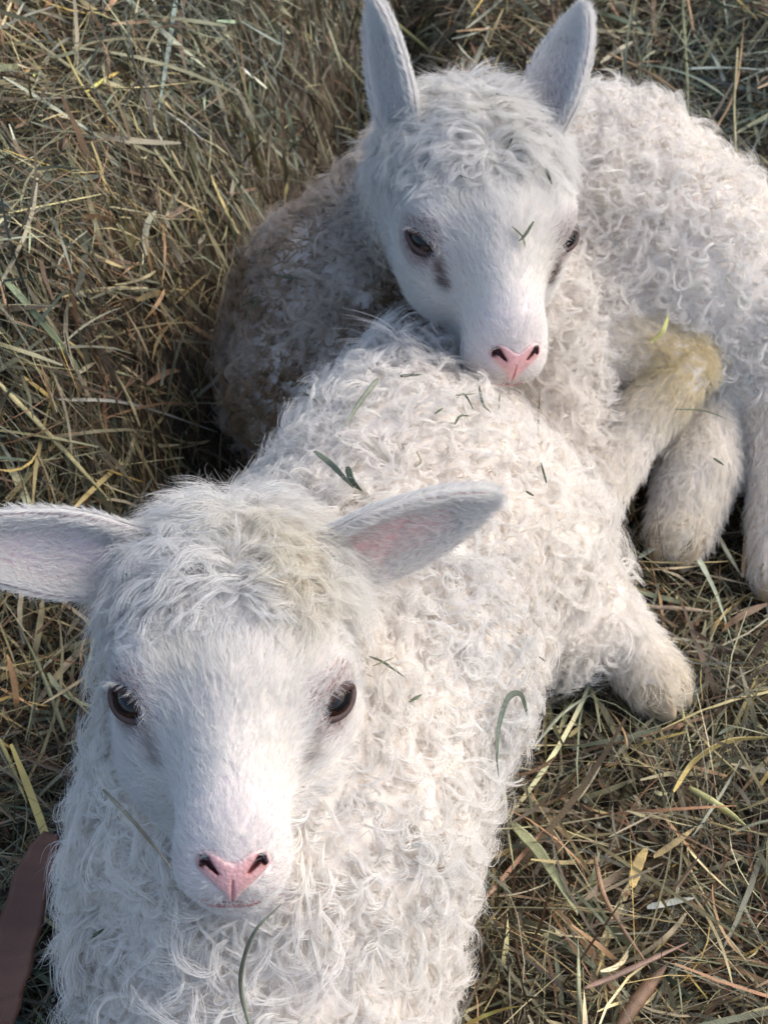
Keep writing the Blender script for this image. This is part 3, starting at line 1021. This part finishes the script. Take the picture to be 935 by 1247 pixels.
def hay_field(N, x0, x1, y0, y1, lmin, lmax, wmin, wmax, zlo, zhi, pitsd, layer_shade=1.0, seed=1):
    x = rng.uniform(x0, x1, N); y = rng.uniform(y0, y1, N)
    e = .01
    gx = (H(x + e, y) - H(x - e, y)) / (2 * e); gy = (H(x, y + e) - H(x, y - e)) / (2 * e)
    z = H(x, y) + zlo + (zhi - zlo) * rng.uniform(0, 1, N) ** 1.3
    p2 = np.stack([x, y, 0 * x], -1)
    az = rng.uniform(0, 2 * math.pi, N)
    cl = noise3(p2, 16, seed) * 2.5 - .6
    k = rng.uniform(0, 1, N) < .45
    az = np.where(k, cl + rng.normal(0, .35, N), az)
    pit = np.arctan(gx * np.cos(az) + gy * np.sin(az)) + rng.normal(0, pitsd, N)
    Ln = lmin + (lmax - lmin) * rng.uniform(0, 1, N) ** 2.2
    W = wmin + (wmax - wmin) * rng.uniform(0, 1, N) ** 3
    S_ = 7 if wmax > .004 else 5
    V, Fq, q = blades(np.stack([x, y, z], -1), az, pit, Ln, W, rng.normal(0, .55, N), rng.normal(0, 1.2, N), rng.normal(0, .7, N),
                      arch=rng.normal(-.1, .35, N), S=S_)
    fv = lambs_f(q.reshape(-1, 3)).reshape(N, -1)
    ok = fv.min(1) > .004
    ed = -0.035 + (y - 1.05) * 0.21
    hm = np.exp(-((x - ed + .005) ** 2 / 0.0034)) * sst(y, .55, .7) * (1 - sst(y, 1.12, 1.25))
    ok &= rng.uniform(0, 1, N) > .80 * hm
    V = V[ok]
    N2 = len(V)
    ci = rng.choice(len(PAL), N2, p=PW)
    c = PAL[ci] * np.exp(rng.normal(-.05, .42, (N2, 1)))
    patch = noise3(p2[ok], 9, 12)[:, None]
    c = c * (1 + np.array([.26, .13, .02]) * patch) * layer_shade
    S2 = V.shape[1] * 2
    Fq = Fq.reshape(N, -1, 4)[:N2].reshape(-1, 4)
    c = np.repeat(c, S2, 0)
    vr = np.repeat(1 + .22 * rng.normal(0, 1, (N2, S2 // 2)), 2, axis=1).reshape(-1, 1)
    return V.reshape(-1, 3), Fq, np.clip(c * vr, .01, .8)


parts = [  # deeper layers coloured darker, upper ones lighter: painted shade between the blades
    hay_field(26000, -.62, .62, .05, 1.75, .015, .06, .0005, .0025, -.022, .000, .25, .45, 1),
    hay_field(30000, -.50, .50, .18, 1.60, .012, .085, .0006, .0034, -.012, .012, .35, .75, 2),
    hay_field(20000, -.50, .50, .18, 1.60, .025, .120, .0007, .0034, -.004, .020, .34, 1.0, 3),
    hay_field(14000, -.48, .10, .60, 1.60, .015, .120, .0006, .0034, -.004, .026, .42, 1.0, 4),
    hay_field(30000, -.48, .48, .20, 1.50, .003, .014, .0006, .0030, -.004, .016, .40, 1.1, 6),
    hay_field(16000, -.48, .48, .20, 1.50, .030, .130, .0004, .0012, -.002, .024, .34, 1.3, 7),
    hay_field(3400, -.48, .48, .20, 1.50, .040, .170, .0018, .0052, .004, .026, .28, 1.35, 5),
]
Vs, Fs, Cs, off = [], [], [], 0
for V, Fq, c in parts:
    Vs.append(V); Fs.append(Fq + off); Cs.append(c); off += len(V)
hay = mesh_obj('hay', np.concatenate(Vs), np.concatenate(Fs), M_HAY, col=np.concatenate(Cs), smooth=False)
thing(hay, 'loose brown and green hay bedding spread under and around both lambs', 'hay', kind='stuff')


# ------------------------------------------------------------------ single stalks
def hit(px, py, lift, wool):
    """where a stalk rests: on the bedding, or on the fleece over the skin"""
    d = CF + (px - 467.5) / FPX * CR - (py - 623.5) / FPX * CU
    t = np.arange(.45, 1.7, .002)
    p = CC + t[:, None] * d
    g_ = p[:, 2] - H(p[:, 0], p[:, 1]) - lift
    if wool:
        g_ = np.minimum(g_, lambs_f(p) - wool)
    k = np.nonzero(g_ < 0)[0]
    k = k[0] if len(k) else len(t) - 1
    return p[k]


def spline(pts, n_):
    pts = np.asarray(pts, float)
    q = np.concatenate([[2 * pts[0] - pts[1]], pts, [2 * pts[-1] - pts[-2]]])
    out = []
    m = len(pts) - 1
    for s_ in np.linspace(0, m, n_):
        i = min(int(s_), m - 1); f = s_ - i
        a, b, c, d = q[i:i + 4]
        out.append(.5 * (2 * b + (c - a) * f + (2 * a - 5 * b + 4 * c - d) * f * f + (3 * b - a - 3 * c + d) * f ** 3))
    return np.array(out)


def strand(name, label, cat_, pts, wmm, col, flat=.25, taper=(.5, .15), lift=.022, wool=None, arch=0.0, group=None):
    """one dry stem or leaf: a closed, slightly flattened, tapering tube"""
    P3 = [hit(x, y, lift, wool) for x, y in pts]
    n_ = 8 + 6 * len(pts)
    c = spline(P3, n_)
    s_ = np.linspace(0, 1, n_)
    c[:, 2] += arch * np.sin(s_ * math.pi)
    c += .0006 * rng.normal(0, 1, 3)
    tan = nrm(np.gradient(c, axis=0))
    up = nrm(np.array([0, -.35, 1.0]) + .25 * rng.normal(0, 1, 3))
    side = nrm(np.cross(tan, up)); nn = np.cross(side, tan)
    tw = rng.normal(0, .35) + rng.normal(0, .6) * s_
    a = np.cos(tw)[:, None] * side + np.sin(tw)[:, None] * nn
    b = -np.sin(tw)[:, None] * side + np.cos(tw)[:, None] * nn
    w = wmm * .0005 * (1 - (1 - taper[0]) * np.clip(1 - s_ / .25, 0, 1) ** 2) * (1 - (1 - taper[1]) * np.clip((s_ - .5) / .5, 0, 1) ** 2)
    w = w * (1 + .06 * np.sin(s_ * 31 + wmm))
    K = 8
    U = np.linspace(0, 2 * math.pi, K, endpoint=False)
    V = c[:, None] + w[:, None, None] * (np.cos(U)[None, :, None] * a[:, None] + flat * np.sin(U)[None, :, None] * b[:, None])
    if flat < .4:      # a leaf: folded along its midrib
        V = V + (w[:, None, None] * .35 * np.abs(np.cos(U))[None, :, None]) * b[:, None]
    k = np.arange(n_ * K).reshape(n_, K); kk = np.roll(k, -1, 1)
    Fq = np.stack([k[:-1], k[1:], kk[1:], kk[:-1]], -1).reshape(-1, 4)
    e1 = [[0, 1, 2, 3], [0, 3, 4, 7], [4, 5, 6, 7]]
    e2 = [[k[-1, i] for i in q[::-1]] for q in e1]
    Fq = np.concatenate([Fq, np.array(e1), np.array(e2)])
    cc = np.array(col)[None] * (1 + .22 * np.sin(s_ * 9 + px_phase(label)))[:, None] * (1 + .08 * rng.normal(0, 1, (n_, 1)))
    cc = np.repeat(cc, K, 0) * (1 + .10 * np.sin(np.tile(U, n_) * 2))[:, None]
    org = c.mean(0)
    o = mesh_obj(name, V.reshape(-1, 3) - org, Fq, M_HAY, col=cc)
    o.location = org
    thing(o, label, cat_, group)
    return o


def px_phase(t): return sum(map(ord, t)) % 7


YEL, STRAW, GRN, GRY, TAN, PAL_, BRN, DGR = ((.50, .38, .10), (.46, .40, .20), (.20, .24, .13), (.24, .27, .22), (.34, .22, .11),
                                             (.42, .44, .32), (.16, .09, .05), (.07, .09, .05))
G1 = 'single stalks lying on the hay'
for nm, lab, pts, w_, c_, fl_ in (
    ('hay_stalk', 'thin pale yellow straw lying level at the left edge of the hay bank', [(-6, 264), (60, 250), (130, 236)], 1.6, (.55, .50, .24), .6),
    ('grass_blade', 'broad grey green blade sloping down at the left edge below the thin yellow straw', [(-8, 322), (48, 385), (101, 450)], 4.6, GRN, .2),
    ('hay_stalk', 'yellow stem with a kink near the top left corner', [(72, 48), (105, 112), (160, 176)], 2.6, (.40, .33, .12), .6),
    ('grass_blade', 'wide pale green blade running in from the top edge at the left', [(148, -8), (205, 45), (252, 84)], 4.4, PAL_, .2),
    ('hay_stalk', 'straight pale straw lying almost level below the wide pale green blade', [(66, 108), (160, 106), (250, 98)], 1.9, STRAW, .6),
    ('grass_blade', 'long grey flattened stalk pointing at the dark gap beside the lambs', [(70, 486), (160, 492), (266, 526)], 3.2, (.30, .29, .24), .3),
    ('hay_stalk', 'long yellowish stalk sloping to the topknot of the nearer lamb', [(-6, 462), (62, 532), (136, 612)], 3.6, STRAW, .5),
    ('hay_stalk', 'bent tan stem hanging over the brink of the hay bank', [(200, 172), (232, 236), (282, 356)], 3.0, (.30, .24, .13), .6),
    ('grass_blade', 'pale green blade at the upper left crossing under the kinked yellow stem', [(4, 94), (62, 130), (140, 180)], 4.0, PAL_, .2),
    ('grass_blade', 'bluish green blade standing near vertical at the top edge', [(216, -8), (206, 55), (194, 135)], 4.4, (.17, .22, .19), .2),
    ('hay_stalk', 'yellow green stem slanting between the two upright ears', [(470, 16), (520, 58), (576, 106)], 3.4, (.38, .36, .14), .7),
    ('hay_stalk', 'green upright stem right of the tallest ear', [(828, -8), (833, 70), (836, 150)], 3.6, (.24, .25, .13), .7),
    ('grass_blade', 'pale bluish blade lying level at the upper right edge', [(834, 84), (885, 83), (943, 86)], 4.6, (.30, .34, .29), .2),
    ('hay_stalk', 'forked looking tan straw beside the tip of the tallest ear', [(738, 64), (788, 88), (834, 118)], 3.0, TAN, .5),
    ('hay_stalk', 'pale upright straw near the upper right corner above the woolly rump', [(897, 58), (893, 130), (896, 200)], 3.4, (.36, .33, .18), .6),
    ('grass_blade', 'pale blade poking out at the right edge behind the woolly rump', [(898, 208), (918, 224), (945, 246)], 4.0, PAL_, .2),
    ('hay_stalk', 'tan stem crossing the upright straw near the upper right corner', [(862, 170), (893, 110), (905, 20)], 3.0, TAN, .6),
    ('grass_blade', 'bright yellow curved blade at the right edge below the nearer hoof', [(820, 962), (846, 924), (888, 900), (943, 896)], 5.2, (.46, .36, .13), .25),
    ('hay_stalk', 'stout yellow green stem just under the bright yellow curved blade', [(839, 960), (878, 984), (914, 1012)], 4.2, (.44, .42, .17), .7),
    ('grass_blade', 'broad folded green blade beside the right flank of the nearer lamb', [(622, 1004), (658, 1044), (702, 1114)], 6.4, (.30, .31, .16), .2),
    ('hay_stalk', 'thin upright stem touching the flank wool above the broad folded blade', [(612, 950), (616, 1006), (624, 1058)], 2.4, (.26, .25, .13), .6),
    ('hay_stalk', 'pale slender stem curving under the nearer hoof', [(652, 908), (688, 868), (736, 838)], 3.2, PAL_, .5),
    ('grass_blade', 'short whitish flat piece in the lower right hay', [(788, 1106), (818, 1100), (846, 1094)], 4.6, (.36, .38, .32), .2),
    ('grass_blade', 'short glossy golden piece standing in the lower right hay', [(768, 1080), (776, 1052), (788, 1030)], 6.5, (.42, .31, .12), .2),
    ('grass_blade', 'golden splinter right of the short glossy golden piece', [(796, 1044), (820, 1028), (846, 1008)], 4.0, (.36, .27, .12), .3),
    ('hay_stalk', 'thin reddish brown stem curving down through the lower right hay', [(724, 1040), (740, 1098), (792, 1178)], 2.8, (.28, .17, .10), .7),
    ('hay_stalk', 'thick dark brown stick at the bottom edge', [(752, 1256), (782, 1212), (812, 1176)], 8.0, BRN, .8),
    ('hay_stalk', 'long purplish brown stem pointing up to the right above the dark stick', [(712, 1206), (760, 1186), (838, 1150)], 3.4, (.24, .15, .11), .6),
    ('hay_stalk', 'pale green stem standing up from the bottom edge', [(706, 1256), (704, 1200), (703, 1142)], 3.4, (.32, .33, .20), .5),
    ('hay_stalk', 'pale straw running out of the lower right corner', [(860, 1252), (900, 1236), (943, 1222)], 3.6, STRAW, .5),
    ('grass_blade', 'pale green blade laid across the toes of the hind foot', [(776, 682), (808, 662), (838, 649)], 4.8, (.40, .43, .32), .2),
    ('grass_blade', 'pale green blade sloping down from the toes of the hind foot', [(834, 652), (868, 716), (896, 796)], 4.6, (.38, .41, .30), .2),
    ('hay_stalk', 'tan straw leaning against the leg at the right edge', [(904, 700), (914, 624), (938, 556)], 4.6, (.44, .32, .19), .5),
    ('hay_stalk', 'pale straw with a blunt end between the two woolly legs', [(866, 640), (884, 672), (902, 702)], 4.2, (.42, .40, .28), .6),
    ('hay_stalk', 'short tan straw beside the hoof of the nearer lamb', [(790, 740), (830, 742), (868, 746)], 3.2, (.36, .27, .18), .6),
    ('hay_stalk', 'greenish stem rising at the left edge toward the flat ear', [(80, 892), (52, 820), (18, 748)], 3.4, (.28, .26, .13), .6),
    ('hay_stalk', 'short yellow straw at the left edge below the flat ear', [(-6, 888), (14, 930), (34, 978)], 2.8, (.42, .35, .14), .6),
):
    strand(nm, lab, 'grass blade' if nm == 'grass_blade' else 'hay stalk', pts, w_, c_, fl_, group=G1)

strand('grass_blade', 'dark green blade looped over at the edge of the flank wool', 'grass blade',
       [(642, 872), (633, 846), (618, 850), (607, 882), (604, 920), (607, 948)], 3.0, (.085, .11, .08), .2, wool=.014)
strand('grass_blade', 'yellow green blade tucked between the rump and the stained hock', 'grass blade', [(792, 418), (806, 404), (813, 382)], 3.0, (.48, .46, .16), .2, wool=.012)
strand('hay_stalk', 'grey green stem lying upright on the chest wool below the chin', 'hay stalk', [(306, 1252), (293, 1190), (308, 1132), (343, 1094)], 1.9, (.16, .17, .12), .7, wool=.021)
strand('hay_stalk', 'tan stem reaching across the cheek wool to the muzzle', 'hay stalk', [(122, 964), (160, 1004), (205, 1060)], 2.0, (.32, .27, .19), .7, wool=.012)
strand('hay_stalk', 'greenish stalk lying on the back wool left of the tuft', 'hay stalk', [(461, 462), (442, 486), (420, 520)], 3.0, (.15, .17, .12), .5, wool=.016)
strand('grass_blade', 'folded green blade on the back wool just behind the topknot', 'grass blade', [(384, 553), (408, 572), (432, 598)], 3.0, (.13, .15, .10), .3, wool=.016)
strand('grass_blade', 'small dark green curl beside the folded blade behind the topknot', 'grass blade', [(424, 568), (430, 584), (442, 597)], 3.6, (.08, .10, .06), .3, wool=.017)
strand('grass_blade', 'dark green fleck on the bridge of the farther lamb\'s nose', 'grass blade', [(624, 274), (636, 286), (640, 300)], 2.2, (.12, .16, .09), .3, wool=.006)
strand('bark_strip', 'reddish brown strip of bark at the lower left edge', 'bark', [(-2, 1262), (18, 1180), (42, 1080), (64, 1018)], 24, (.17, .075, .045), .18, taper=(.9, .4), lift=.035)

for lab, pts, w_ in (
    ('long hair thin stem on the wool right of the farther muzzle', [(655, 474), (654, 500), (652, 532)], 1.1),
    ('slender bent bit just below the farther chin', [(583, 470), (588, 492), (598, 503)], 1.6),
    ('short bit standing beside the bent one below the farther chin', [(608, 480), (607, 500)], .9),
    ('dark bit lying left of the bent one below the farther chin', [(556, 484), (566, 480), (578, 500)], 1.2),
    ('tiny level bit crossing the dark one below the farther chin', [(556, 482), (582, 480)], .9),
    ('dark slanting bit on the middle of the tuft', [(553, 518), (560, 508), (573, 508)], 1.4),
    ('small bit at the foot of the tuft', [(528, 505), (538, 498)], 1.3),
    ('short flat bit on top of the tuft', [(484, 458), (510, 456)], 2.0),
    ('curved bit low on the back wool', [(506, 548), (511, 560), (504, 568)], 1.1),
    ('slanting bit on the wool near the shank', [(663, 586), (656, 560)], 1.2),
    ('tiny bit on the wool above the nearer lamb\'s upturned ear tip', [(638, 598), (648, 604)], 1.3),
    ('crossed bit on the flank beside the eye', [(450, 798), (468, 806), (492, 823)], 1.3),
    ('second leg of the cross on the flank beside the eye', [(452, 812), (480, 801)], 1.0),
    ('short stout bit below the cross on the flank', [(498, 854), (513, 845)], 1.6),
    ('short bit on the chest wool at the far left', [(114, 1138), (128, 1128)], 1.5),
    ('bent bit on the farther forehead between the ears', [(624, 150), (623, 170), (610, 190)], 1.6),
    ('small upright bit on the farther forehead near the right temple', [(662, 206), (670, 226)], 1.8),
    ('short bit crossing the green fleck on the bridge of the farther nose', [(648, 270), (638, 286), (630, 294)], 1.9),
    ('tiny bit on the very top of the farther topknot', [(602, 116), (617, 119)], 1.3),
    ('tiny bit left of the middle of the farther forehead', [(560, 214), (578, 220)], 1.2),
    ('dark bit on the shaded flank of the farther lamb', [(332, 334), (352, 338), (368, 340)], 2.0),
    ('curved dark bit on the shaded flank below the straight one', [(296, 372), (314, 362), (308, 380)], 2.0),
    ('short bit on the shaded wool near the tuft', [(372, 478), (388, 490)], 1.8),
    ('small dark bit on the pale hind foot', [(869, 558), (882, 567)], 1.6),
    ('thin stem lying across the top of the pale hind foot', [(822, 498), (856, 500), (884, 510)], 1.2),
    ('tiny speck low on the haunch of the nearer lamb', [(656, 800), (664, 806)], 1.2),
):
    strand('hay_bit', lab, 'hay bit', pts, w_, DGR if w_ > 1.15 else (.16, .17, .10), .6, wool=.011 if 'farther forehead' not in lab and 'nose' not in lab else .007,
           group='bits of hay caught in the wool')
